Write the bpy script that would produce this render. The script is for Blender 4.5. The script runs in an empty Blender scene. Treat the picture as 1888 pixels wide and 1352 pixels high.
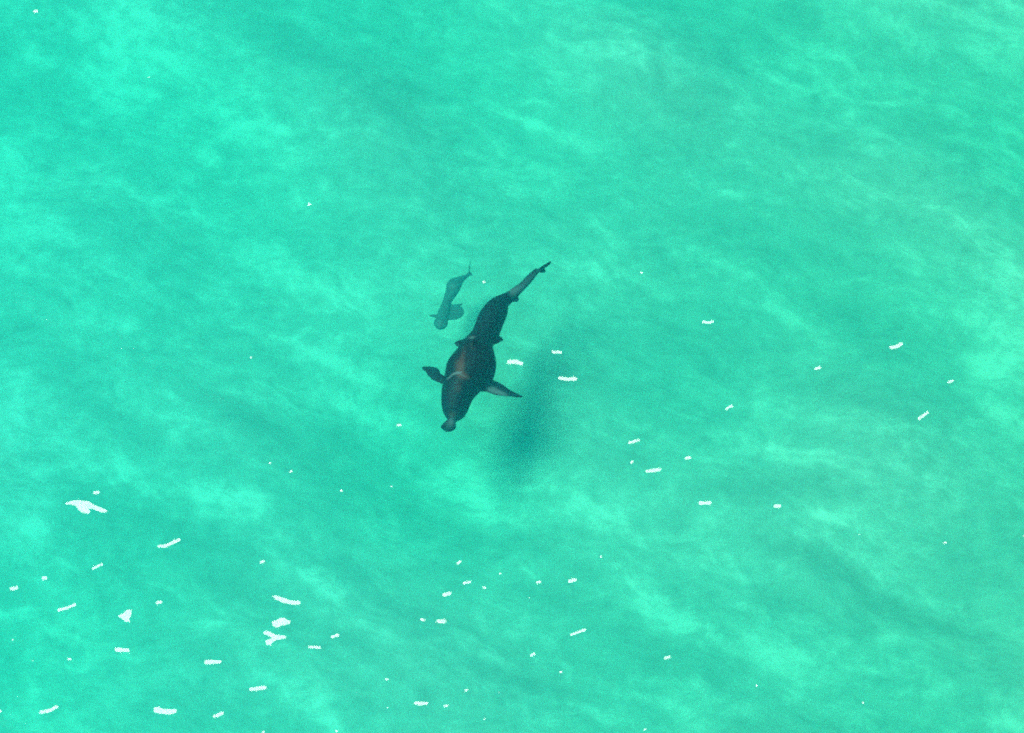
import bpy, math, random
import numpy as np
from mathutils import Vector, noise as mnoise
from mathutils.geometry import tessellate_polygon

random.seed(7)
SC = bpy.context.scene
COL = SC.collection

# ------------------------------------------------------------------ camera
W0, H0 = 1888.0, 1352.0          # the photograph's pixels, used to survey positions in the water
MPP = 0.0106                     # metres per photo pixel at the middle of the frame
DIST = 60.0
PITCH = math.radians(55)         # looking down from a helicopter
CAM = Vector((0, -DIST * math.cos(PITCH), DIST * math.sin(PITCH)))
cam_d = bpy.data.cameras.new('camera')
cam_d.sensor_fit = 'HORIZONTAL'
cam_d.sensor_width = 36
cam_d.lens = 36 * DIST / (W0 * MPP)
cam_d.clip_start = 0.5
cam_d.clip_end = 20000
cam = bpy.data.objects.new('camera', cam_d)
cam.location = CAM
cam.rotation_euler = (math.pi / 2 - PITCH, 0, 0)
COL.objects.link(cam)
SC.camera = cam

# ------------------------------------------------------------------ sky and sun
SUN = Vector((-0.44, 0.02, 0.87)).normalized()      # towards the sun
SUN_EL = math.asin(SUN.z)
SUN_AZ = math.atan2(SUN.x, SUN.y)
world = bpy.data.worlds.new('World')
SC.world = world
world.use_nodes = True
wn, wl = world.node_tree.nodes, world.node_tree.links
wn.clear()
sky = wn.new('ShaderNodeTexSky')
sky.sky_type = 'NISHITA'
sky.sun_disc = False
sky.sun_elevation = SUN_EL
sky.sun_rotation = SUN_AZ
bg = wn.new('ShaderNodeBackground')
bg.inputs['Strength'].default_value = 0.055
wo = wn.new('ShaderNodeOutputWorld')
wl.new(sky.outputs[0], bg.inputs['Color'])
wl.new(bg.outputs[0], wo.inputs['Surface'])
sun_d = bpy.data.lights.new('sun', 'SUN')
sun_d.energy = 4.0
sun_d.angle = math.radians(24)
sun_d.color = (1.0, 0.97, 0.92)
sun = bpy.data.objects.new('sun', sun_d)
sun.rotation_euler = SUN.to_track_quat('Z', 'Y').to_euler()
sun.location = (-20, 10, 40)
COL.objects.link(sun)

SC.view_settings.view_transform = 'Standard'
SC.view_settings.look = 'None'
SC.view_settings.exposure = 0.545
SC.view_settings.gamma = 1.0
SC.view_settings.use_curve_mapping = False
SC.cycles.use_denoising = False
SC.cycles.use_adaptive_sampling = True
SC.cycles.adaptive_threshold = 0.09
SC.cycles.adaptive_min_samples = 24
SC.cycles.volume_bounces = 2
SC.cycles.max_bounces = 10
SC.cycles.transparent_max_bounces = 24
SC.cycles.sample_clamp_indirect = 8
SC.cycles.pixel_filter_type = 'BLACKMAN_HARRIS'
SC.cycles.filter_width = 1.9

# ------------------------------------------------------------------ helpers
FWD = Vector((0, math.cos(PITCH), -math.sin(PITCH)))
RIGHT = Vector((1, 0, 0))
UP = RIGHT.cross(FWD)


def ray(px, py):
    return (FWD * DIST + RIGHT * ((px - W0 / 2) * MPP) + UP * ((H0 / 2 - py) * MPP)).normalized()


def at(px, py, z):
    """the point at height z that stands at a surveyed photo pixel"""
    d = ray(px, py)
    return CAM + d * ((z - CAM.z) / d.z)


def link(name, verts, faces, mat, parent=None, smooth=True):
    me = bpy.data.meshes.new(name)
    me.from_pydata([tuple(v) for v in verts], [], faces)
    me.update()
    if mat:
        me.materials.append(mat)
    if smooth:
        me.polygons.foreach_set('use_smooth', [True] * len(me.polygons))
    o = bpy.data.objects.new(name, me)
    COL.objects.link(o)
    if parent:
        o.parent = parent
    return o


def mat_new(name):
    m = bpy.data.materials.new(name)
    m.use_nodes = True
    nt = m.node_tree
    nt.nodes.clear()
    out = nt.nodes.new('ShaderNodeOutputMaterial')
    return m, nt.nodes, nt.links, out


def math_node(n, l, op, a, b=None, c=None, clamp=False):
    k = n.new('ShaderNodeMath')
    k.operation = op
    k.use_clamp = clamp
    for i, v in enumerate((a, b, c)):
        if v is None:
            continue
        if isinstance(v, (int, float)):
            k.inputs[i].default_value = v
        else:
            l.new(v, k.inputs[i])
    return k.outputs[0]


def noise_node(n, l, vec, scale, detail=3, rough=0.5, dist=0.0):
    t = n.new('ShaderNodeTexNoise')
    t.inputs['Scale'].default_value = scale
    t.inputs['Detail'].default_value = detail
    t.inputs['Roughness'].default_value = rough
    t.inputs['Distortion'].default_value = dist
    if vec is not None:
        l.new(vec, t.inputs['Vector'])
    return t.outputs['Fac']


def mapped(n, l, rot, scale, loc=(0, 0, 0), src=None):
    """position, turned so that its x axis runs along a wave crest, then squeezed"""
    if src is None:
        g = n.new('ShaderNodeNewGeometry')
        src = g.outputs['Position']
    r = n.new('ShaderNodeVectorRotate')
    r.rotation_type = 'Z_AXIS'
    r.inputs['Angle'].default_value = rot
    l.new(src, r.inputs['Vector'])
    m = n.new('ShaderNodeMapping')
    m.inputs['Scale'].default_value = scale
    m.inputs['Location'].default_value = loc
    l.new(r.outputs[0], m.inputs['Vector'])
    return m.outputs[0]


# ------------------------------------------------------------------ materials
def water_surface_nodes(n, l, rough, bump):
    tr = n.new('ShaderNodeBsdfTransparent')
    tr.inputs['Color'].default_value = (1, 1, 1, 1)
    gl = n.new('ShaderNodeBsdfGlossy')
    gl.inputs['Roughness'].default_value = rough
    fr = n.new('ShaderNodeFresnel')
    fr.inputs['IOR'].default_value = 1.33
    mx = n.new('ShaderNodeMixShader')
    # only the air side of the surface mirrors; seen from within it is clear
    bk = n.new('ShaderNodeNewGeometry')
    air = math_node(n, l, 'SUBTRACT', 1.0, bk.outputs['Backfacing'])
    l.new(math_node(n, l, 'MULTIPLY', fr.outputs[0], air), mx.inputs[0])
    l.new(tr.outputs[0], mx.inputs[1])
    l.new(gl.outputs[0], mx.inputs[2])
    if bump:
        v = mapped(n, l, math.radians(20), (1.0, 2.2, 1.0))
        a = noise_node(n, l, v, 2.2, 4, 0.6, 0.4)
        b = noise_node(n, l, v, 14.0, 3, 0.6)
        h = math_node(n, l, 'MULTIPLY_ADD', b, 0.12, a)
        bp = n.new('ShaderNodeBump')
        bp.inputs['Strength'].default_value = 1.0
        bp.inputs['Distance'].default_value = bump
        l.new(h, bp.inputs['Height'])
        l.new(bp.outputs[0], gl.inputs['Normal'])
        l.new(bp.outputs[0], fr.inputs['Normal'])
    return mx.outputs[0]


ABSORB = (0.355, 0.012, 0.046)       # per metre
SCATTER = (0.003, 0.096, 0.124)

M_WATER, n, l, out = mat_new('sea_water')
l.new(water_surface_nodes(n, l, 0.10, 0.012), out.inputs['Surface'])
va = n.new('ShaderNodeVolumeAbsorption')
# absorption coefficient = density * (1 - colour)
d = max(ABSORB)
va.inputs['Density'].default_value = d
va.inputs['Color'].default_value = tuple(1 - a / d for a in ABSORB) + (1,)
vs = n.new('ShaderNodeVolumeScatter')
d = max(SCATTER)
vs.inputs['Density'].default_value = d
vs.inputs['Color'].default_value = tuple(a / d for a in SCATTER) + (1,)
vs.inputs['Anisotropy'].default_value = 0.25
ad = n.new('ShaderNodeAddShader')
l.new(va.outputs[0], ad.inputs[0])
l.new(vs.outputs[0], ad.inputs[1])
l.new(ad.outputs[0], out.inputs['Volume'])

M_CREST, n, l, out = mat_new('wavelet_water')
l.new(water_surface_nodes(n, l, 0.16, 0), out.inputs['Surface'])

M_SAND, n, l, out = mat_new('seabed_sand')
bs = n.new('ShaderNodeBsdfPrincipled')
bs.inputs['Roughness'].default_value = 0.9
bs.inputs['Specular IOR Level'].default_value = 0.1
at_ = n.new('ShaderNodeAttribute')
at_.attribute_name = 'sand_light_tone'
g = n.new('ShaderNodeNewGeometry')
# the painted streaks' heading wanders slowly over the sand
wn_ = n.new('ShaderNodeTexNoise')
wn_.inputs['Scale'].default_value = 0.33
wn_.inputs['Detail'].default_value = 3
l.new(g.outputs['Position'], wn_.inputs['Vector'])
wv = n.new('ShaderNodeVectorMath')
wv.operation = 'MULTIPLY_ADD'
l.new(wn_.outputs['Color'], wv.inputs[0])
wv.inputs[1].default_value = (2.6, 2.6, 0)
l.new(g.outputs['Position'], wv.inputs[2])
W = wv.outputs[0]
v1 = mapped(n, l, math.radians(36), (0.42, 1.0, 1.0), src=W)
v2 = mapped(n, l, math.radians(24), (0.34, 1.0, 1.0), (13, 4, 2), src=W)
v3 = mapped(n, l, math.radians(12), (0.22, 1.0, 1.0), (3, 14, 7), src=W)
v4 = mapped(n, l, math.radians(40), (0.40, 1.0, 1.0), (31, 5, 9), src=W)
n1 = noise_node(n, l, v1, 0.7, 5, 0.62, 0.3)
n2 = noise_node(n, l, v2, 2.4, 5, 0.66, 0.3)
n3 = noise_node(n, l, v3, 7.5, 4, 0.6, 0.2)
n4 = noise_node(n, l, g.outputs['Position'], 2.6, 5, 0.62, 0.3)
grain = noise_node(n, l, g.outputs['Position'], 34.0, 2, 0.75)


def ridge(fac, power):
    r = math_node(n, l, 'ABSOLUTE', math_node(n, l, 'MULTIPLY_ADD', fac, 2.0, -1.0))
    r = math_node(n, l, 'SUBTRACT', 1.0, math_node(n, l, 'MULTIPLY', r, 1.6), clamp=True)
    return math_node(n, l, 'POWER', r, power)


# thin pale lines of wave-focused light, painted into the sand colour
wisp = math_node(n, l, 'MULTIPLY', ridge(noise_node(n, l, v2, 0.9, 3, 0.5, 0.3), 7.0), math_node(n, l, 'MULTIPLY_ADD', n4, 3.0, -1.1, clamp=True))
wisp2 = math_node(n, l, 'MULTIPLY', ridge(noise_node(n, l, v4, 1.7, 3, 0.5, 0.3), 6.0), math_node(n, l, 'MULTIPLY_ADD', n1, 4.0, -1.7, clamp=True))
# sand tone patches with painted light and shade, broken up by the finer pattern
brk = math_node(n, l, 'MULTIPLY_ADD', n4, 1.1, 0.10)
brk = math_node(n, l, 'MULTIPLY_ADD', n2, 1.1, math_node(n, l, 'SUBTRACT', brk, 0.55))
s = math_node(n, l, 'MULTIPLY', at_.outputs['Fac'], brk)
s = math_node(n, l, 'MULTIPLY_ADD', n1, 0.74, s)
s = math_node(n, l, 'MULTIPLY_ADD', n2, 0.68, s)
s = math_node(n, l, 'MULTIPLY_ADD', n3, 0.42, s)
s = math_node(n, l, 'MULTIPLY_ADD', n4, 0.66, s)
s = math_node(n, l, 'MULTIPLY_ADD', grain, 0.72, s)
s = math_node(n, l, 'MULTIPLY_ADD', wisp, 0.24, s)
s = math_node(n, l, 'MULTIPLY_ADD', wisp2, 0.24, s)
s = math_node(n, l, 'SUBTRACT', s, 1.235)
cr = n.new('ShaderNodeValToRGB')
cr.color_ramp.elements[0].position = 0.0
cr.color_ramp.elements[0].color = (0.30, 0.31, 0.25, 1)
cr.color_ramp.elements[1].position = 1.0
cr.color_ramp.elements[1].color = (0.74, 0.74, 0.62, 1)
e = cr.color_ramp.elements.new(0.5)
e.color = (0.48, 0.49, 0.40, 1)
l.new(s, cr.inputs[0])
# sand tint: cooler on one side, buff on the other
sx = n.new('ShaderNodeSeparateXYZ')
l.new(g.outputs['Position'], sx.inputs[0])
wob = math_node(n, l, 'MULTIPLY_ADD', n1, 8.0, sx.outputs['X'])
mr = n.new('ShaderNodeMapRange')
mr.inputs['From Min'].default_value = -7
mr.inputs['From Max'].default_value = 15
l.new(wob, mr.inputs['Value'])
tint = n.new('ShaderNodeMix')
tint.data_type = 'RGBA'
l.new(mr.outputs[0], tint.inputs[0])
tint.inputs[6].default_value = (0.80, 1.0, 1.16, 1)
tint.inputs[7].default_value = (1.15, 0.95, 0.92, 1)
mul = n.new('ShaderNodeMix')
mul.data_type = 'RGBA'
mul.blend_type = 'MULTIPLY'
mul.inputs[0].default_value = 1.0
l.new(cr.outputs[0], mul.inputs[6])
l.new(tint.outputs[2], mul.inputs[7])
l.new(mul.outputs[2], bs.inputs['Base Color'])
l.new(bs.outputs[0], out.inputs['Surface'])


def hide_material(name, dark, brown, pale, belly, spot):
    """animal skin: attributes 'belly', 'brown', 'pale' say where each colour lies, painted light included"""
    m, n, l, out = mat_new(name)
    bs = n.new('ShaderNodeBsdfPrincipled')
    bs.inputs['Roughness'].default_value = 0.6
    bs.inputs['Specular IOR Level'].default_value = 0.12
    tc = n.new('ShaderNodeNewGeometry')
    nz = noise_node(n, l, tc.outputs['Position'], spot, 4, 0.65)
    nb = noise_node(n, l, tc.outputs['Position'], 4.0, 3, 0.6, 0.6)
    base = n.new('ShaderNodeValToRGB')
    base.color_ramp.elements[0].position = 0.3
    base.color_ramp.elements[0].color = tuple(c * 0.6 for c in dark) + (1,)
    base.color_ramp.elements[1].position = 0.75
    base.color_ramp.elements[1].color = tuple(c * 1.5 for c in dark) + (1,)
    l.new(nz, base.inputs[0])
    col = base.outputs[0]
    for att, rgb, gain in (('brown', brown, 1.6), ('pale', pale, 1.5), ('belly', belly, 2.0)):
        a = n.new('ShaderNodeAttribute')
        a.attribute_name = att
        f = math_node(n, l, 'MULTIPLY_ADD', nb, gain, -0.5 * gain + 0.0)
        f = math_node(n, l, 'ADD', f, math_node(n, l, 'MULTIPLY_ADD', a.outputs['Fac'], 2.0, -0.5))
        f = math_node(n, l, 'MULTIPLY', math_node(n, l, 'MULTIPLY', f, 1.0, clamp=True), a.outputs['Fac'], clamp=True)
        mx = n.new('ShaderNodeMix')
        mx.data_type = 'RGBA'
        l.new(f, mx.inputs[0])
        l.new(col, mx.inputs[6])
        mx.inputs[7].default_value = tuple(rgb) + (1,)
        col = mx.outputs[2]
    l.new(col, bs.inputs['Base Color'])
    bp = n.new('ShaderNodeBump')
    bp.inputs['Strength'].default_value = 0.3
    bp.inputs['Distance'].default_value = 0.01
    l.new(nz, bp.inputs['Height'])
    l.new(bp.outputs[0], bs.inputs['Normal'])
    l.new(bs.outputs[0], out.inputs['Surface'])
    return m


M_SHARK = hide_material('shark_hide', (0.0025, 0.010, 0.014), (0.075, 0.034, 0.026), (0.10, 0.13, 0.13), (0.55, 0.55, 0.5), 22)
M_FISH = hide_material('fish_hide', (0.04, 0.115, 0.11), (0.15, 0.12, 0.1), (0.26, 0.26, 0.27), (0.5, 0.5, 0.48), 22)

# ------------------------------------------------------------------ seabed
BED_Z = -3.6
# sand tones with wave light and shade painted in: (x, y, half length, half width, slant in degrees down to the right, pale + / dark -)
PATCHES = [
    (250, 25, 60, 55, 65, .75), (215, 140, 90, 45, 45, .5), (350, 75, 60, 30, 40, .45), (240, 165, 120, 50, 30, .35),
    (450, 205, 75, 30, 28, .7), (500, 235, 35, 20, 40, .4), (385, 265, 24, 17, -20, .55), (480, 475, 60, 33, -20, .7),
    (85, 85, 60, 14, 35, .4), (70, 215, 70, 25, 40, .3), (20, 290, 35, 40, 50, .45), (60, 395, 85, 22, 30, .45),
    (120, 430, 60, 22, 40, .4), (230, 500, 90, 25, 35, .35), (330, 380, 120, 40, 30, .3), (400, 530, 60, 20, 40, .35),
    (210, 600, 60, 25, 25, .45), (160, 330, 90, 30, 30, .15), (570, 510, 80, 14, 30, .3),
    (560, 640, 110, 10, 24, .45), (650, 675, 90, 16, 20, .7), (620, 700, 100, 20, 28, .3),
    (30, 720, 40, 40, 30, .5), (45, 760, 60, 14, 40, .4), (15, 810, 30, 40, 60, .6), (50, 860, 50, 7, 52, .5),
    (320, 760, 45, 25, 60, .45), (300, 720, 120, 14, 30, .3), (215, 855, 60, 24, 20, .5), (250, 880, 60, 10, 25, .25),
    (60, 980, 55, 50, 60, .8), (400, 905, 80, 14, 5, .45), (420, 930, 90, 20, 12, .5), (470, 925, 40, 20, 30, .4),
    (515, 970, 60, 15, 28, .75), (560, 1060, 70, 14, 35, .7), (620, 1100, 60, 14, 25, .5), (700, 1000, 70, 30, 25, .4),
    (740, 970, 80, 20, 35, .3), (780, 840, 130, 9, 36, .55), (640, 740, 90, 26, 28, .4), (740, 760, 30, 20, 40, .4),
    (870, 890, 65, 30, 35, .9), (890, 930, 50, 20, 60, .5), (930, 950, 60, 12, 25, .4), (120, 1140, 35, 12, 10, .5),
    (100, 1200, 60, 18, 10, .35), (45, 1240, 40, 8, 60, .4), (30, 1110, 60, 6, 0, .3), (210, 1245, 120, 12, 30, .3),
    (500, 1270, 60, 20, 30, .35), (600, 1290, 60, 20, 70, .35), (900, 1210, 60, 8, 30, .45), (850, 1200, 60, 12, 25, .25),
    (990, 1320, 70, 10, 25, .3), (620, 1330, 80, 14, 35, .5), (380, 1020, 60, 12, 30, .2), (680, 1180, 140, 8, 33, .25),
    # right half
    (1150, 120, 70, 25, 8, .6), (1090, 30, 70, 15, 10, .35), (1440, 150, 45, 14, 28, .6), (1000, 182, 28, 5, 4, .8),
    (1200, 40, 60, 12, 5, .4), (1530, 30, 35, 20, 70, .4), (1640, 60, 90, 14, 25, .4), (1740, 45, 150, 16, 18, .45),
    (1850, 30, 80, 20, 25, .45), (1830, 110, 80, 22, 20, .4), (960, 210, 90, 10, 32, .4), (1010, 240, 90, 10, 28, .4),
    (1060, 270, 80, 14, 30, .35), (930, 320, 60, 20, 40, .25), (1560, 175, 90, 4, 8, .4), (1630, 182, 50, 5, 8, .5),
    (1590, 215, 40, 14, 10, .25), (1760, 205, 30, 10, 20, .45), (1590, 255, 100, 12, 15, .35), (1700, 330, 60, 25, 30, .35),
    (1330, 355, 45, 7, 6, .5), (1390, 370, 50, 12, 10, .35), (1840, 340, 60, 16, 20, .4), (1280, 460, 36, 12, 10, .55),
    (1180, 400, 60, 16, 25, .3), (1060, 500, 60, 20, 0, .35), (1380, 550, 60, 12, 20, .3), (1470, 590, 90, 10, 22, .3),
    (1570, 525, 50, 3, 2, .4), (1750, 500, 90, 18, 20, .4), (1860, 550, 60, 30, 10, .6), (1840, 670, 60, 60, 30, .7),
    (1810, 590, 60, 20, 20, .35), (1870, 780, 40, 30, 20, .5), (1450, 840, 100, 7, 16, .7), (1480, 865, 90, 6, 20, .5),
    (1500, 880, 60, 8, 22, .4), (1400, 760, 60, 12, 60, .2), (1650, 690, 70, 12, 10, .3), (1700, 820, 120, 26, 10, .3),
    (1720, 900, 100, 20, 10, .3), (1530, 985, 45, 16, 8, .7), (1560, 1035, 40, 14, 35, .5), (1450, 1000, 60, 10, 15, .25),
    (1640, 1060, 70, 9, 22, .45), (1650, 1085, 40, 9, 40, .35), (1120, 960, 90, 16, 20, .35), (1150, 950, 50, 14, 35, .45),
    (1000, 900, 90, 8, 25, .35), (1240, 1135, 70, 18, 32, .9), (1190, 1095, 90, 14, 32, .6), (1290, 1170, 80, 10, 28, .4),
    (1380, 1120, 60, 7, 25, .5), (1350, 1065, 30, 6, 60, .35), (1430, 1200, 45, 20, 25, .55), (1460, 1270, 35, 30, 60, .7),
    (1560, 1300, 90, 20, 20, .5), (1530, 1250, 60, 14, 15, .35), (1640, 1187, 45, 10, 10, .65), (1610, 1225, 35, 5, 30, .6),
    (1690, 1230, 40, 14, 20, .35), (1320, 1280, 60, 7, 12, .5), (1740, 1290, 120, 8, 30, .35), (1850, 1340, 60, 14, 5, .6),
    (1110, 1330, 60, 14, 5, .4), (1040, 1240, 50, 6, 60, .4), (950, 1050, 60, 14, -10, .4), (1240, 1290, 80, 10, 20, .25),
    # dark patches, the shark's painted shadow among them
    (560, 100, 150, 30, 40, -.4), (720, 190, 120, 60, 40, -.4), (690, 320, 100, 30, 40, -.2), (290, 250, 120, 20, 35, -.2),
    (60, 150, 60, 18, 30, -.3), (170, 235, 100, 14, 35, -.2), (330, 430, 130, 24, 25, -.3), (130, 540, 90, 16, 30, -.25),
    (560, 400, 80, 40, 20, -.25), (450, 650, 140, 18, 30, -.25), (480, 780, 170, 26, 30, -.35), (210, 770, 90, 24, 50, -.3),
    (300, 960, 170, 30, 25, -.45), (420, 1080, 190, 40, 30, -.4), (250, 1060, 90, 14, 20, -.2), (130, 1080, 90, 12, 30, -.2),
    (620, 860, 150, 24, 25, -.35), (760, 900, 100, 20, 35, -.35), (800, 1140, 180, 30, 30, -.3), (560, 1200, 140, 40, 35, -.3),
    (330, 1180, 150, 30, 25, -.3), (400, 1320, 140, 20, 20, -.3), (950, 830, 110, 50, 10, -.45), (1010, 760, 60, 60, 0, -.4),  # row ends with the shark's soft shadow, painted into the sand
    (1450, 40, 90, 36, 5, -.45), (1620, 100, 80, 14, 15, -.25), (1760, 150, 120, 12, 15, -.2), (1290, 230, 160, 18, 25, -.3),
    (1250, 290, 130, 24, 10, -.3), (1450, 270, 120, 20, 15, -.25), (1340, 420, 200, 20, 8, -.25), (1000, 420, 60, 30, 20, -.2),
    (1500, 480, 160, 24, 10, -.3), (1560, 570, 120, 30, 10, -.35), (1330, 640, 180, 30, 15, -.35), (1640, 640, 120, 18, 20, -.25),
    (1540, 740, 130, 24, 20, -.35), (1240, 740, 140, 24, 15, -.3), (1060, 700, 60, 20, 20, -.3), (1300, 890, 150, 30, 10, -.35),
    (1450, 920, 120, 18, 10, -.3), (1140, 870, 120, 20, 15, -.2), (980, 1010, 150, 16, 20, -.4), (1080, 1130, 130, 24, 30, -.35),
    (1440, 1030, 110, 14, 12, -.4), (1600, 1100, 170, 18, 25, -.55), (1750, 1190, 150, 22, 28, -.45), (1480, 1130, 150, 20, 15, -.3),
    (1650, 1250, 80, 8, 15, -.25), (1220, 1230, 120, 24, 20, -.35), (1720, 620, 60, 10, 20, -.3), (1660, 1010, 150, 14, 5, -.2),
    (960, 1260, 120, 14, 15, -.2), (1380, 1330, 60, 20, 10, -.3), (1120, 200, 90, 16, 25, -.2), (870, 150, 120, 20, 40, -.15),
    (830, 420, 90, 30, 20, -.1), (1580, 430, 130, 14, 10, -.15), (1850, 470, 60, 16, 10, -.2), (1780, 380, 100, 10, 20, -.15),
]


def axis(half, step, far):
    a = list(np.arange(-half, half + step / 2, step))
    x, s = half, step
    pos = []
    while x < far:
        s *= 1.6
        x += s
        pos.append(min(x, far))
    return np.array([-p for p in reversed(pos)] + a + pos)


def smooth_noise(X, Y, seed, waves, lam, spread, direction):
    """a sum of sines of wavelength about lam, crests running across 'direction'"""
    rng = np.random.RandomState(seed)
    h = np.zeros_like(X)
    for _ in range(waves):
        th = direction + rng.normal(0, spread)
        k = 2 * math.pi / (lam * math.exp(rng.normal(0, 0.35)))
        h += np.cos(k * (X * math.cos(th) + Y * math.sin(th)) + rng.uniform(0, 6.28)) / k
    return h / math.sqrt(waves)


def sheet(name, xs, ys, height, mat, extra=None, drop=None):
    X, Y = np.meshgrid(xs, ys)
    Z = height(X, Y)
    nx, ny = len(xs), len(ys)
    co = np.stack([X, Y, Z], -1).reshape(-1, 3)
    idx = np.arange(nx * ny).reshape(ny, nx)
    f = np.stack([idx[:-1, :-1], idx[:-1, 1:], idx[1:, 1:], idx[1:, :-1]], -1).reshape(-1, 4)
    faces = f
    if drop is not None:
        # close the sheet into a box below it: side walls and bottom from the rim
        rim = np.concatenate([idx[0, :], idx[1:, -1], idx[-1, -2::-1], idx[-2:0:-1, 0]])
        low = co[rim].copy()
        low[:, 2] = drop
        base = len(co)
        co = np.concatenate([co, low])
        m = len(rim)
        k = np.arange(m)
        walls = np.stack([rim, base + k, base + (k + 1) % m, rim[(k + 1) % m]], -1)
        faces = np.concatenate([f, walls])
        bottom = [list(range(base, base + m))[::-1]]
    else:
        bottom = []
    me = bpy.data.meshes.new(name)
    nf = len(faces)
    tot = nf * 4 + sum(len(b) for b in bottom)
    me.vertices.add(len(co))
    me.vertices.foreach_set('co', co.ravel())
    me.loops.add(tot)
    li = np.concatenate([faces.ravel()] + [np.array(b) for b in bottom])
    me.loops.foreach_set('vertex_index', li.astype(np.int32))
    me.polygons.add(nf + len(bottom))
    st = list(range(0, nf * 4, 4)) + [nf * 4] * len(bottom)
    me.polygons.foreach_set('loop_start', st)
    sm = [True] * len(f) + [False] * (nf + len(bottom) - len(f))
    me.polygons.foreach_set('use_smooth', sm)
    me.update(calc_edges=True)
    me.validate()
    if extra is not None:
        a = me.attributes.new(extra[0], 'FLOAT', 'POINT')
        a.data.foreach_set('value', extra[1](X, Y).ravel().astype(np.float32))
    me.materials.append(mat)
    o = bpy.data.objects.new(name, me)
    COL.objects.link(o)
    o['kind'] = 'structure'
    return o


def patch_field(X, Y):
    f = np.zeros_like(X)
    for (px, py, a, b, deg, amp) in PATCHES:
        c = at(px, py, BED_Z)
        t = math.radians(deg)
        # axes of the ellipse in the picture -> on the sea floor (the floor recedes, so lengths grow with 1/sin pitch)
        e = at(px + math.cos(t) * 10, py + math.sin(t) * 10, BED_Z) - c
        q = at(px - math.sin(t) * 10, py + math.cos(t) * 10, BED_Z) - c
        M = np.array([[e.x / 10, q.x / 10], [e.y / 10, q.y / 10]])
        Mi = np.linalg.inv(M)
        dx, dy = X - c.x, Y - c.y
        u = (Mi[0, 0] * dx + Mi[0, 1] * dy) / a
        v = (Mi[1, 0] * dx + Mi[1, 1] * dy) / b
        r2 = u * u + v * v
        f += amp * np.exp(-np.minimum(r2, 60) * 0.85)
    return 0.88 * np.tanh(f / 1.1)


_field = {}


def pale(X, Y):
    k = X.shape
    if k not in _field:
        # uneven outlines: the painted patches are read at a slightly wandering position
        wx = smooth_noise(X, Y, 3, 14, 1.8, 1.6, 0.0) * 0.4
        wy = smooth_noise(X, Y, 4, 14, 1.8, 1.6, 0.0) * 0.4
        _field[k] = patch_field(X + wx, Y + wy)
    return _field[k]


def bed_height(X, Y):
    near = np.exp(-(np.maximum(np.hypot(X, Y) - 16, 0) / 20) ** 2)
    h = 0.28 * smooth_noise(X, Y, 11, 16, 7.0, 0.5, math.radians(60)) * near
    return BED_Z + h + 0.05 * pale(X, Y) + 0.35 * np.tanh(X / 14) * near


def sea_height(X, Y):
    near = np.exp(-(np.maximum(np.hypot(X, Y) - 18, 0) / 14) ** 2)
    h = 0.050 * smooth_noise(X, Y, 21, 14, 4.2, 0.35, math.radians(62))
    h += 0.035 * smooth_noise(X, Y, 22, 18, 1.5, 0.5, math.radians(75))
    h += 0.025 * smooth_noise(X, Y, 23, 20, 0.55, 0.6, math.radians(80))
    return h * near


xs = axis(13.5, 0.07, 6000)
ys = axis(14.5, 0.07, 6000)
seabed = sheet('seabed', xs, ys, bed_height, M_SAND, ('sand_light_tone', pale))  # patch tones mix sand colour with painted light and shade
xs = axis(13.0, 0.06, 6000)
ys = axis(13.0, 0.06, 6000)
water = sheet('water', xs, ys, sea_height, M_WATER, None, -6.0)


# ------------------------------------------------------------------ animals
def ring_body(sections, ring=20, cap=0.5):
    """sections: (centre, half-width vector, half height, lift) -> closed loft"""
    V, F = [], []
    for (c, hw, hh) in sections:
        for k in range(ring):
            a = 2 * math.pi * k / ring
            ca, sa = math.cos(a), math.sin(a)
            V.append(c + hw * ca + Vector((0, 0, hh * sa)))
    m = len(sections)
    for i in range(m - 1):
        for k in range(ring):
            a, b = i * ring + k, i * ring + (k + 1) % ring
            F.append((a, b, b + ring, a + ring))
    s = len(V)
    V.append(sections[0][0] + (sections[0][0] - sections[1][0]) * cap)
    V.append(sections[-1][0] + (sections[-1][0] - sections[-2][0]) * cap)
    for k in range(ring):
        F.append((s, (k + 1) % ring, k))
        o = (m - 1) * ring
        F.append((s + 1, o + k, o + (k + 1) % ring))
    return V, F


def catmull(rows, sub):
    """rows of equal-length float tuples, interpolated"""
    R = [np.array(r, float) for r in rows]
    out = []
    for i in range(len(R) - 1):
        p0, p1, p2, p3 = R[max(i - 1, 0)], R[i], R[i + 1], R[min(i + 2, len(R) - 1)]
        for j in range(sub):
            t = j / sub
            out.append(0.5 * (2 * p1 + (p2 - p0) * t + (2 * p0 - 5 * p1 + 4 * p2 - p3) * t * t + (3 * p1 - p0 - 3 * p2 + p3) * t ** 3))
    out.append(R[-1])
    return out


def plate(points, thick, nrm=None):
    """a fin: closed outline (3D points), both faces swollen towards the middle"""
    n_ = len(points)
    c = sum(points, Vector()) / n_
    if nrm is None:
        nrm = Vector()
        for i in range(n_):
            nrm += (points[i] - c).cross(points[(i + 1) % n_] - c)
        nrm.normalize()
    V, F = [], []
    edge = 0.35
    for s in (1, -1):
        V += [p + nrm * (s * thick * edge) for p in points]
        V += [c + (p - c) * 0.62 + nrm * (s * thick) for p in points]
    tri = tessellate_polygon([points])
    for i in range(n_):
        j = (i + 1) % n_
        F.append((i, j, n_ + j, n_ + i))
        F.append((2 * n_ + j, 2 * n_ + i, 3 * n_ + i, 3 * n_ + j))
        F.append((j, i, 2 * n_ + i, 2 * n_ + j))
    for t in tri:
        F.append((n_ + t[0], n_ + t[1], n_ + t[2]))
        F.append((3 * n_ + t[2], 3 * n_ + t[1], 3 * n_ + t[0]))
    return V, F


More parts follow.
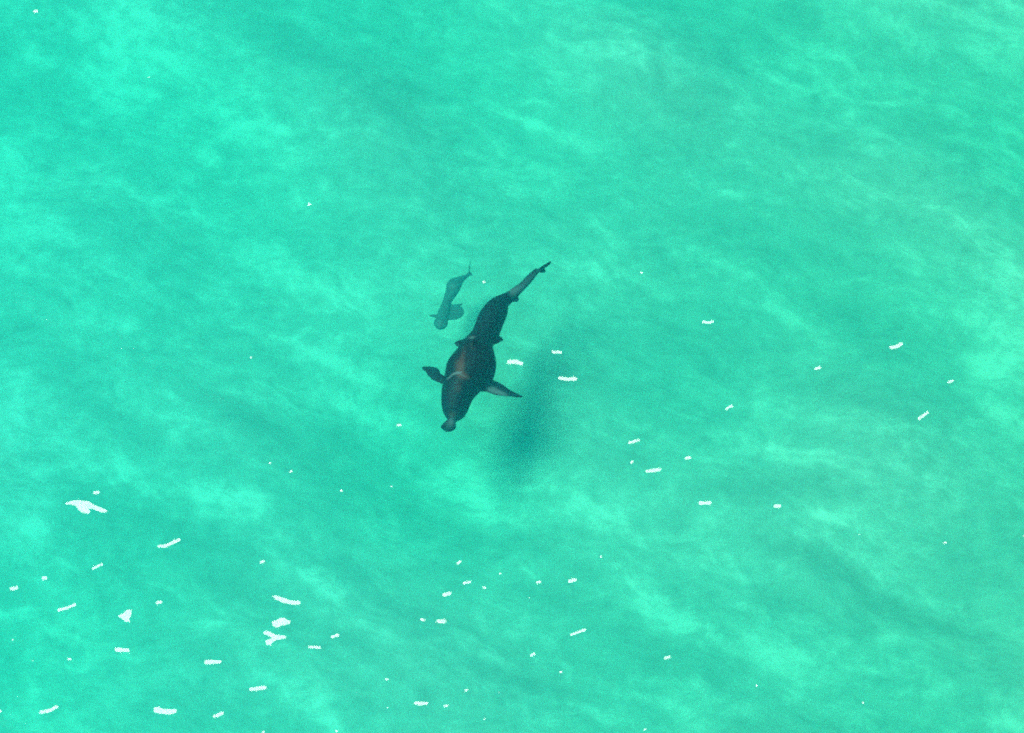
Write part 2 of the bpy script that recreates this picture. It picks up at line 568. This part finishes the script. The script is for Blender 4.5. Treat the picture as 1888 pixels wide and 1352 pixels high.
def fuse(name, pieces, voxel, mat, smooth_it, attrs):
    """one continuous skin over the loft and its fins"""
    V, F = [], []
    for (v, f) in pieces:
        o = len(V)
        V += v
        F += [tuple(i + o for i in q) for q in f]
    tmp = link(name + '_rough', V, F, None)
    md = tmp.modifiers.new('skin', 'REMESH')
    md.mode = 'VOXEL'
    md.voxel_size = voxel
    s = tmp.modifiers.new('soft', 'SMOOTH')
    s.factor = 0.5
    s.iterations = smooth_it
    dg = bpy.context.evaluated_depsgraph_get()
    me = bpy.data.meshes.new_from_object(tmp.evaluated_get(dg))
    bpy.data.objects.remove(tmp, do_unlink=True)
    me.name = name
    me.materials.clear()
    me.materials.append(mat)
    me.polygons.foreach_set('use_smooth', [True] * len(me.polygons))
    nv = len(me.vertices)
    co = np.empty(nv * 3)
    me.vertices.foreach_get('co', co)
    co = co.reshape(-1, 3)
    for k, fn in attrs.items():
        a = me.attributes.new(k, 'FLOAT', 'POINT')
        a.data.foreach_set('value', np.clip(fn(co), 0, 1).astype(np.float32))
    o = bpy.data.objects.new(name, me)
    COL.objects.link(o)
    return o


def to_px(co):
    """surveyed pixel of points (used to lay the hide's markings and painted light where the photograph has them)"""
    d = co - np.array(CAM)
    z = d @ np.array(FWD)
    x = d @ np.array(RIGHT) / z * DIST / MPP + W0 / 2
    y = H0 / 2 - d @ np.array(UP) / z * DIST / MPP
    return x, y


def bump_at(co, spots):
    x, y = to_px(co)
    f = np.zeros(len(co))
    for (px, py, a, b, deg, amp) in spots:
        t = math.radians(deg)
        u = ((x - px) * math.cos(t) + (y - py) * math.sin(t)) / a
        v = (-(x - px) * math.sin(t) + (y - py) * math.cos(t)) / b
        f += amp * np.exp(-(u * u + v * v))
    return f


def z1(x, y):
    return 740 + x / 5.634, 460 + y / 5.634


def z2(x, y):
    return 740 + x / 5.634, 640 + y / 5.634


# left edge, right edge (photo pixels), height of the spine, tallness relative to the half width
rows = []


def sec(l_, r_, z, tall):
    rows.append((l_[0], l_[1], r_[0], r_[1], z - 0.5, tall))


sec(z2(455, 872), z2(515, 874), -1.06, 0.7)
sec(z2(412, 838), z2(560, 850), -1.03, 0.6)
sec(z2(418, 812), z2(568, 822), -1.01, 0.7)
sec(z2(462, 775), z2(566, 780), -0.99, 1.0)
sec(z2(478, 748), z2(585, 752), -0.97, 1.2)
sec(z2(452, 705), z2(648, 715), -0.95, 1.1)
sec(z2(424, 645), z2(688, 662), -0.93, 1.0)
sec(z2(414, 560), z2(718, 590), -0.90, 1.0)
sec(z2(418, 450), z2(765, 500), -0.88, 1.0)
sec(z2(440, 350), z2(860, 400), -0.86, 0.95)
sec(z1(455, 1270), z1(950, 1340), -0.84, 0.9)
sec(z1(478, 1180), z1(985, 1230), -0.82, 0.9)
sec(z1(545, 1100), z1(980, 1140), -0.82, 0.95)
sec(z1(605, 1020), z1(958, 1050), -0.83, 1.0)
sec(z1(660, 945), z1(950, 1000), -0.84, 1.05)
sec(z1(728, 870), z1(985, 940), -0.86, 1.1)
sec(z1(762, 790), z1(1030, 850), -0.88, 1.1)
sec(z1(792, 710), z1(1065, 760), -0.90, 1.1)
sec(z1(845, 625), z1(1105, 660), -0.92, 1.1)
sec(z1(915, 550), z1(1110, 590), -0.94, 1.1)
sec(z1(1000, 500), z1(1135, 555), -0.96, 1.1)
sec(z1(1085, 458), z1(1180, 520), -0.98, 1.0)
sec(z1(1150, 410), z1(1225, 470), -1.00, 0.9)
sec(z1(1235, 350), z1(1295, 400), -1.02, 0.8)
sec(z1(1290, 290), z1(1350, 340), -1.03, 0.8)
sec(z1(1345, 240), z1(1400, 275), -1.03, 0.8)
sec(z1(1395, 200), z1(1440, 225), -1.02, 0.9)

secs = []
for r in catmull(rows, 3):
    L, R = at(r[0], r[1], r[4]), at(r[2], r[3], r[4])
    hw = (R - L) / 2
    secs.append(((L + R) / 2, hw, hw.length * r[5]))
pieces = [ring_body(secs, 28, 0.3)]


def flat_fin(pix, z, thick, dip=0.0, root=None):
    """a paddle of a fin: the farther from its root, the lower (dip metres per metre)"""
    P = []
    for (px, py) in pix:
        p = at(px, py, z)
        if root:
            q = at(root[0], root[1], z)
            for _ in range(3):
                zz = z - dip * (Vector((p.x, p.y, 0)) - Vector((q.x, q.y, 0))).length
                p = at(px, py, zz)
        P.append(p)
    return plate(P, thick)


left_pec = [z2(*p) for p in [(205, 215), (240, 204), (300, 202), (360, 212), (398, 240), (402, 272), (440, 300), (520, 330),
                             (540, 420), (440, 384), (410, 378), (360, 358), (315, 335), (280, 300), (250, 255), (222, 234)]]
pieces.append(flat_fin(left_pec, -1.42, 0.028, 0.18, z2(500, 350)))
right_pec = [z2(*p) for p in [(1268, 513), (1225, 492), (1180, 474), (1120, 440), (1060, 395), (1000, 362), (940, 340), (890, 325),
                              (780, 330), (760, 460), (835, 462), (870, 458), (930, 484), (1000, 503), (1085, 512), (1150, 513), (1200, 524), (1240, 526)]]
pieces.append(flat_fin(right_pec, -1.42, 0.028, 0.18, z2(830, 390)))
left_pel = [z1(*p) for p in [(548, 972), (585, 948), (640, 932), (700, 918), (760, 905), (760, 1000), (690, 1030), (640, 1035), (600, 1015), (570, 1005)]]
pieces.append(flat_fin(left_pel, -1.40, 0.024, 0.1, z1(760, 960)))
right_pel = [z1(*p) for p in [(1062, 942), (1045, 915), (1015, 895), (960, 880), (900, 900), (900, 975), (980, 985), (1020, 968)]]
pieces.append(flat_fin(right_pel, -1.40, 0.020, 0.1, z1(960, 940)))
anal = [z1(*p) for p in [(1130, 480), (1175, 478), (1215, 496), (1224, 525), (1198, 548), (1160, 545), (1120, 530)]]
pieces.append(flat_fin(anal, -1.5, 0.020))


def spine(i):
    return secs[i][0]


def upright(i0, i1, profile, thick, lean=Vector()):
    """a standing fin: profile = (along 0..1 from the front, height) on the line from section i0 (front) to i1 (rear)"""
    a, b = spine(i0), spine(i1)
    P = []
    for (t, h) in profile:
        base = a.lerp(b, t)
        P.append(base + Vector((0, 0, h)) + lean * h)
    nrm = (b - a).cross(Vector((0, 0, 1)) + lean).normalized()
    return plate(P, thick, nrm)


hb = secs[30][2]
pieces.append(upright(29, 38, [(0, .12), (.25, .28), (.55, .42), (.85, .50), (1.05, .52), (1.0, .44), (.98, .34), (1.1, .2), (1.1, .05), (.5, .0)], 0.022, Vector((-.05, 0, 0))))
pieces.append(upright(58, 61, [(0, .05), (.6, .16), (1.1, .19), (1.05, .12), (1.3, .06), (.9, -.02)], 0.014))
# the tail fin: an upright crescent, its two lobes swept back along the heading of the tail
tb = spine(len(secs) - 1)
hd = (spine(len(secs) - 1) - spine(len(secs) - 7)).normalized()
hd.z = 0
tip_up = at(1015.5, 481.5, tb.z + 0.33)
Uv = (tip_up - tb)
tip_dn = tb + Vector((Uv.x * 0.6, Uv.y * 0.7, -0.07))
C = []
side = hd.cross(Vector((0, 0, 1))).normalized()
if side.x < 0:
    side = -side
od = hd + side * 0.55
for (w, d_) in ((0.0, 0.0), (0.35, -0.045), (0.7, -0.035), (1.0, 0.0)):
    C.append(tb.lerp(tip_up, w) + od * d_)
for (w, d_) in ((0.75, 0.07), (0.45, 0.13), (0.15, 0.14)):
    C.append(tb.lerp(tip_up, w) + od * d_)
for (w, d_) in ((0.3, 0.10), (0.7, 0.06), (1.0, 0.0), (0.6, -0.05), (0.25, -0.05)):
    C.append(tb.lerp(tip_dn, w) + hd * d_)
C.append(tb - hd * 0.12)
pieces.append(plate(C, 0.022, side))

axis_pts = np.array([list(s_[0]) for s_ in secs])
axis_h = np.array([s_[2] for s_ in secs])


def belly_of(co):
    dd = ((co[:, None, :2] - axis_pts[None, :, :2]) ** 2).sum(-1)
    k = dd.argmin(1)
    rel = (co[:, 2] - axis_pts[k, 2]) / np.maximum(axis_h[k], 0.05)
    on_body = np.sqrt(dd.min(1)) < np.maximum(axis_h[k], 0.05) * 1.1
    return np.clip((-0.35 - rel) * 4, 0, 1) * on_body


shark = fuse('shark', pieces, 0.0115, M_SHARK, 4, {
    'belly': belly_of,
    'brown': lambda c: bump_at(c, [(*z2(600, 210), 18, 11, 70, .72), (*z2(640, 100), 26, 7, 100, .6), (*z2(590, 430), 20, 9, 95, .6),
                                   (*z2(540, 700), 14, 9, 0, .8), (*z2(650, 300), 14, 6, 25, .9), (*z1(740, 1010), 12, 9, 60, .5)]),
    'pale': lambda c: bump_at(c, [(*z2(500, 835), 12, 10, 0, .55), (*z2(525, 770), 9, 8, 0, .7), (*z2(540, 715), 8, 5, 0, .4),
                                  (*z2(950, 445), 16, 8, 20, .9), (*z2(1060, 492), 16, 5, 20, .8), (*z2(800, 342), 18, 1.5, 15, .5), (*z1(1160, 440), 12, 12, 0, .75),  # fin sheen and a thin line of wave light painted on
                                  (*z1(1250, 400), 16, 10, -45, .55), (*z1(1350, 290), 20, 10, -50, .5), (*z1(1480, 180), 20, 8, -40, .35),
                                  (*z1(775, 720), 10, 6, -60, .55), (*z1(735, 915), 10, 4, -10, .8),
                                  (*z2(580, 270), 11, 2.4, -12, 1.3), (*z2(500, 316), 9, 1.9, -40, 1.0), (*z2(640, 295), 9, 2.2, 30, .7)]),  # bright arc of wave-focused light painted across the back
})
shark['label'] = 'large dark shark with spread pectoral fins, head pointing down, below the sea surface'
shark['category'] = 'shark'

# the paler animal beside it
frows = []
for (lx, ly, rx, ry, z, t) in [
        (375, 825, 425, 832, -2.50, .6), (345, 795, 468, 805, -2.49, .5), (336, 760, 485, 765, -2.48, .5), (352, 725, 486, 725, -2.47, .5),
        (372, 680, 490, 690, -2.45, .5), (385, 630, 500, 645, -2.45, .5), (412, 575, 508, 590, -2.45, .55), (432, 525, 525, 545, -2.45, .6),
        (448, 470, 560, 495, -2.45, .6), (462, 410, 598, 440, -2.45, .55), (474, 350, 630, 370, -2.45, .5), (520, 308, 645, 335, -2.45, .5),
        (590, 288, 665, 310, -2.47, .6), (650, 268, 690, 288, -2.48, .7), (690, 248, 715, 262, -2.48, .8)]:
    a, b = z1(lx, ly), z1(rx, ry)
    frows.append((a[0], a[1], b[0], b[1], z, t))
fsecs = []
for r in catmull(frows, 3):
    L, R = at(r[0], r[1], r[4]), at(r[2], r[3], r[4])
    hw = (R - L) / 2
    fsecs.append(((L + R) / 2, hw, hw.length * r[5]))
fp = [ring_body(fsecs, 22, 0.3)]
fp.append(flat_fin([z1(*p) for p in [(470, 560), (520, 572), (570, 570), (632, 560), (640, 568), (600, 584), (635, 605), (655, 640), (652, 670),
                                     (630, 700), (590, 722), (540, 735), (490, 735), (440, 720), (440, 620)]], -2.48, 0.022))
fp.append(flat_fin([z1(*p) for p in [(282, 688), (320, 678), (370, 676), (420, 650), (430, 700), (370, 712), (330, 706), (300, 700)]], -2.48, 0.014))
fp.append(flat_fin([z1(*p) for p in [(675, 275), (692, 250), (700, 215), (706, 150), (713, 118), (722, 120), (716, 170), (712, 215), (716, 245), (745, 268), (738, 280), (710, 272), (690, 290)]], -2.48, 0.013))
faxis = np.array([list(s_[0]) for s_ in fsecs])
fish = fuse('fish', fp, 0.0105, M_FISH, 3, {
    'belly': lambda c: np.clip((-2.48 - c[:, 2]) * 18, 0, 1),
    'brown': lambda c: bump_at(c, [(*z1(560, 640), 14, 9, 0, .4)]),
    'pale': lambda c: bump_at(c, [(*z1(405, 770), 10, 10, 0, .5), (*z1(530, 380), 12, 12, 0, .45), (*z1(450, 600), 9, 5, 0, .4)]),
})
fish['label'] = 'small faint grey fish with rounded side fin, deeper beside the big shark\'s tail'
fish['category'] = 'fish'


# eyes and mouth are small; the eyes sit on the head as pieces of their own
M_EYE, n, l, out = mat_new('eye_black')
bs = n.new('ShaderNodeBsdfPrincipled')
bs.inputs['Base Color'].default_value = (0.008, 0.008, 0.009, 1)
bs.inputs['Roughness'].default_value = 0.15
l.new(bs.outputs[0], out.inputs['Surface'])


def ball(name, c, r, parent):
    V, F = [], []
    for i in range(1, 6):
        for k in range(10):
            a, b = math.pi * i / 6, 2 * math.pi * k / 10
            V.append(c + Vector((math.sin(a) * math.cos(b), math.sin(a) * math.sin(b), math.cos(a))) * r)
    for i in range(4):
        for k in range(10):
            F.append((i * 10 + k, (i + 1) * 10 + k, (i + 1) * 10 + (k + 1) % 10, i * 10 + (k + 1) % 10))
    F.append(tuple(range(10)))
    F.append(tuple(reversed(range(40, 50))))
    return link(name, V, F, M_EYE, parent)


for s_ in (-1, 1):
    c, hw, hh = secs[19]
    ball('eye', c + hw * (0.93 * s_) + Vector((0, 0, hh * 0.1)), 0.022, shark)

# ------------------------------------------------------------------ added sun-glint wavelets
# wavelets added in the outlines of sun glints; their front faces lean to mirror the sun into the camera
Z_ = {'a': (0, 880, 2.697), 'b': (700, 980, 3.147), 'c': (900, 560, 3.073), 'd': (1288, 560, 3.005), 'e': (0, 0, 2.697)}


def zz(k, p):
    ox, oy, s = Z_[k]
    return (ox + p[0] / s, oy + p[1] / s)


def capsule(path, w, rng):
    """outline of a short glint: a path with round ends and a slightly uneven width (pixels)"""
    P = [Vector((x, y, 0)) for x, y in path]
    if len(P) == 1:
        P = [P[0] - Vector((w * .1, 0, 0)), P[0] + Vector((w * .1, 0, 0))]
    up, dn = [], []
    pts = []
    for i in range(len(P) - 1):
        for j in range(4):
            pts.append(P[i].lerp(P[i + 1], j / 4))
    pts.append(P[-1])
    for i, p in enumerate(pts):
        d = (pts[min(i + 1, len(pts) - 1)] - pts[max(i - 1, 0)]).normalized()
        nn = Vector((-d.y, d.x, 0))
        r = w / 2 * (0.9 + rng.uniform(-.25, .18))
        up.append(p + nn * r)
        r = w / 2 * (0.9 + rng.uniform(-.25, .18))
        dn.append(p - nn * r)
    d0 = (pts[0] - pts[1]).normalized()
    d1 = (pts[-1] - pts[-2]).normalized()

    def cap(c, d, r):
        nn = Vector((-d.y, d.x, 0))
        return [c + nn * (-r * .8) + d * r * .35, c + nn * (-r * .35) + d * r * .75, c + nn * (r * .35) + d * r * .75, c + nn * (r * .8) + d * r * .35]
    o = up + list(reversed(cap(pts[-1], d1, w / 2))) + list(reversed(dn)) + list(reversed(cap(pts[0], d0, w / 2)))
    return [(v.x, v.y) for v in o]


POLYS = [
    ('a', [(322, 132), (350, 117), (395, 114), (440, 120), (460, 133), (500, 150), (533, 165), (525, 178), (495, 172), (460, 158), (438, 155), (450, 172), (440, 182), (412, 178), (392, 165), (375, 140), (345, 136)], 'largest forked sun-glint wavelet near the left edge'),
    ('a', [(585, 690), (610, 678), (632, 658), (655, 660), (652, 690), (640, 705), (650, 722), (622, 718), (605, 704)], 'three-cornered sun-glint wavelet'),
    ('a', [(1352, 592), (1370, 588), (1400, 597), (1440, 612), (1494, 618), (1492, 634), (1450, 634), (1400, 622), (1370, 608)], 'long tapering sun-glint wavelet'),
    ('a', [(1352, 718), (1375, 712), (1390, 700), (1410, 700), (1444, 715), (1440, 730), (1400, 738), (1380, 748), (1355, 740)], 'chunky oval sun-glint wavelet'),
    ('a', [(1310, 770), (1330, 764), (1375, 784), (1420, 788), (1422, 802), (1375, 810), (1355, 822), (1345, 837), (1320, 832), (1322, 812), (1350, 800), (1345, 793), (1312, 780)], 'Y-shaped forked sun-glint wavelet'),
    ('a', [(765, 1145), (790, 1142), (810, 1152), (880, 1155), (878, 1172), (840, 1180), (790, 1176), (765, 1168)], 'broad blunt sun-glint wavelet at the bottom left'),
]
CAPS = [
    ('a', [(470, 78), (488, 76)], 18), ('a', [(790, 343), (825, 343), (890, 310)], 17), ('a', [(463, 455), (506, 433)], 14),
    ('a', [(215, 502), (228, 502)], 17), ('a', [(56, 557), (83, 550)], 19), ('a', [(292, 661), (325, 654), (373, 633)], 16),
    ('a', [(780, 626), (800, 621)], 16), ('a', [(580, 857), (636, 862)], 21), ('a', [(1023, 919), (1094, 918)], 20),
    ('a', [(1650, 794), (1682, 785)], 16), ('a', [(1538, 845), (1590, 847)], 15), ('a', [(1247, 1056), (1318, 1047)], 20),
    ('a', [(1297, 423), (1312, 419)], 14), ('a', [(340, 905), (351, 905)], 12), ('a', [(62, 809)], 10), ('a', [(163, 913)], 7),
    ('a', [(1696, 67)], 11), ('a', [(203, 1168), (240, 1162), (282, 1142)], 19), ('a', [(1065, 1190), (1106, 1172)], 17),
    ('a', [(3, 1163)], 14), ('a', [(1304, 1270), (1311, 1266)], 11), ('a', [(1670, 1262), (1677, 1262)], 11),
    ('b', [(452, 187), (468, 175)], 16), ('b', [(488, 301), (525, 293)], 16), ('b', [(373, 368), (405, 360)], 23),
    ('b', [(603, 327), (612, 325)], 14), ('b', [(701, 245)], 12), ('b', [(914, 296), (930, 292)], 17), ('b', [(1102, 288), (1136, 281)], 21),
    ('b', [(1285, 147)], 14), ('b', [(242, 512), (256, 515)], 19), ('b', [(338, 522), (376, 520)], 25), ('b', [(1110, 600), (1190, 570)], 16),
    ('b', [(880, 719), (896, 710)], 18), ('b', [(1657, 735), (1682, 729)], 20), ('b', [(1047, 818), (1054, 816)], 16),
    ('b', [(36, 859), (48, 858)], 13), ('b', [(498, 924), (508, 919)], 15), ('b', [(376, 1013), (394, 1011)], 15),
    ('b', [(208, 996), (272, 997)], 23), ('b', [(607, 1090)], 10), ('b', [(46, 1021)], 8), ('b', [(692, 934)], 7), ('b', [(1535, 1149), (1545, 1148)], 11),
    ('b', [(869, 386)], 7),
    ('c', [(1220, 104), (1245, 109), (1272, 102)], 17), ('c', [(365, 273), (412, 276)], 18), ('c', [(118, 331), (150, 329), (188, 338)], 26),
    ('c', [(405, 422), (440, 427), (497, 426)], 22), ('c', [(1351, 598), (1380, 577)], 17), ('c', [(800, 787), (852, 775)], 17),
    ('c', [(812, 902), (818, 894)], 14), ('c', [(1120, 876), (1141, 873)], 18), ('c', [(899, 949), (972, 940)], 18),
    ('c', [(1202, 1129), (1257, 1129)], 21), ('c', [(1626, 1147), (1652, 1147)], 23),
    ('d', [(1066, 243), (1092, 240), (1124, 222)], 22), ('d', [(652, 360), (670, 356)], 19), ('d', [(1386, 436), (1409, 426)], 15),
    ('d', [(1222, 636), (1245, 620), (1270, 604)], 18), ('d', [(1358, 1326), (1370, 1324)], 12), ('d', [(891, 1277)], 7), ('d', [(1799, 1287)], 8),
    ('e', [(170, 57), (184, 57)], 14), ('e', [(741, 384)], 7), ('e', [(1535, 1017), (1543, 1016)], 12),
    ('p', [(892, 520)], 5), ('p', [(1183, 503)], 4.5), ('p', [(733, 784), (738, 784)], 5), ('p', [(463, 659)], 4), ('p', [(498, 854)], 4),
    ('p', [(535, 870), (538, 869)], 4), ('p', [(630, 905)], 4), ('p', [(722, 897)], 3.5), ('p', [(1395, 1264)], 3.5), ('p', [(1591, 1296)], 4), ('p', [(1395, 1265)], 3),
]
Z_['p'] = (0, 0, 1.0)
rng = random.Random(5)


def surface_z(x, y):
    return float(sea_height(np.array([[x]]), np.array([[y]]))[0, 0])


def wavelet(pix, label=None):
    cx = sum(p[0] for p in pix) / len(pix)
    cy = sum(p[1] for p in pix) / len(pix)
    base = at(cx, cy, 0)
    view = (CAM - base).normalized()
    half = (view + SUN).normalized()
    half = (half + Vector((rng.gauss(0, .004), rng.gauss(0, .004), 0))).normalized()

    def build(z0):
        c = at(cx, cy, z0)
        P = []
        for (px, py) in pix:
            d = ray(px, py)
            t = (c - CAM).dot(half) / d.dot(half)
            P.append(CAM + d * t)
        return P
    P = build(0)
    lift = max(surface_z(p.x, p.y) - p.z for p in P) + 0.012
    P = build(lift)
    n_ = len(P)
    c = sum(P, Vector()) / n_
    # the flanks run down and out to just under the sea surface
    foot = []
    for p in P:
        o = Vector((p.x - c.x, p.y - c.y, 0))
        o = o.normalized() if o.length > 1e-6 else Vector((1, 0, 0))
        q = p + o * (0.5 * (p.z - surface_z(p.x, p.y)) + 0.02)
        q.z = surface_z(q.x, q.y) - 0.01
        foot.append(q)
    F = [tuple(t) for t in tessellate_polygon([P])]
    fixed = []
    for t in F:
        nn = (P[t[1]] - P[t[0]]).cross(P[t[2]] - P[t[0]])
        fixed.append(t if nn.z > 0 else (t[0], t[2], t[1]))
    for i in range(n_):
        j = (i + 1) % n_
        fixed.append((i, n_ + i, n_ + j, j))
    o = link('wavelet', P + foot, fixed, M_CREST, water, smooth=False)
    if label:
        o['label'] = label
    return o


for (k, pts, lab) in POLYS:
    wavelet([zz(k, p) for p in pts], lab)
for (k, path, w) in CAPS:
    s = Z_[k][2]
    wavelet(capsule([zz(k, p) for p in path], w / s, rng))
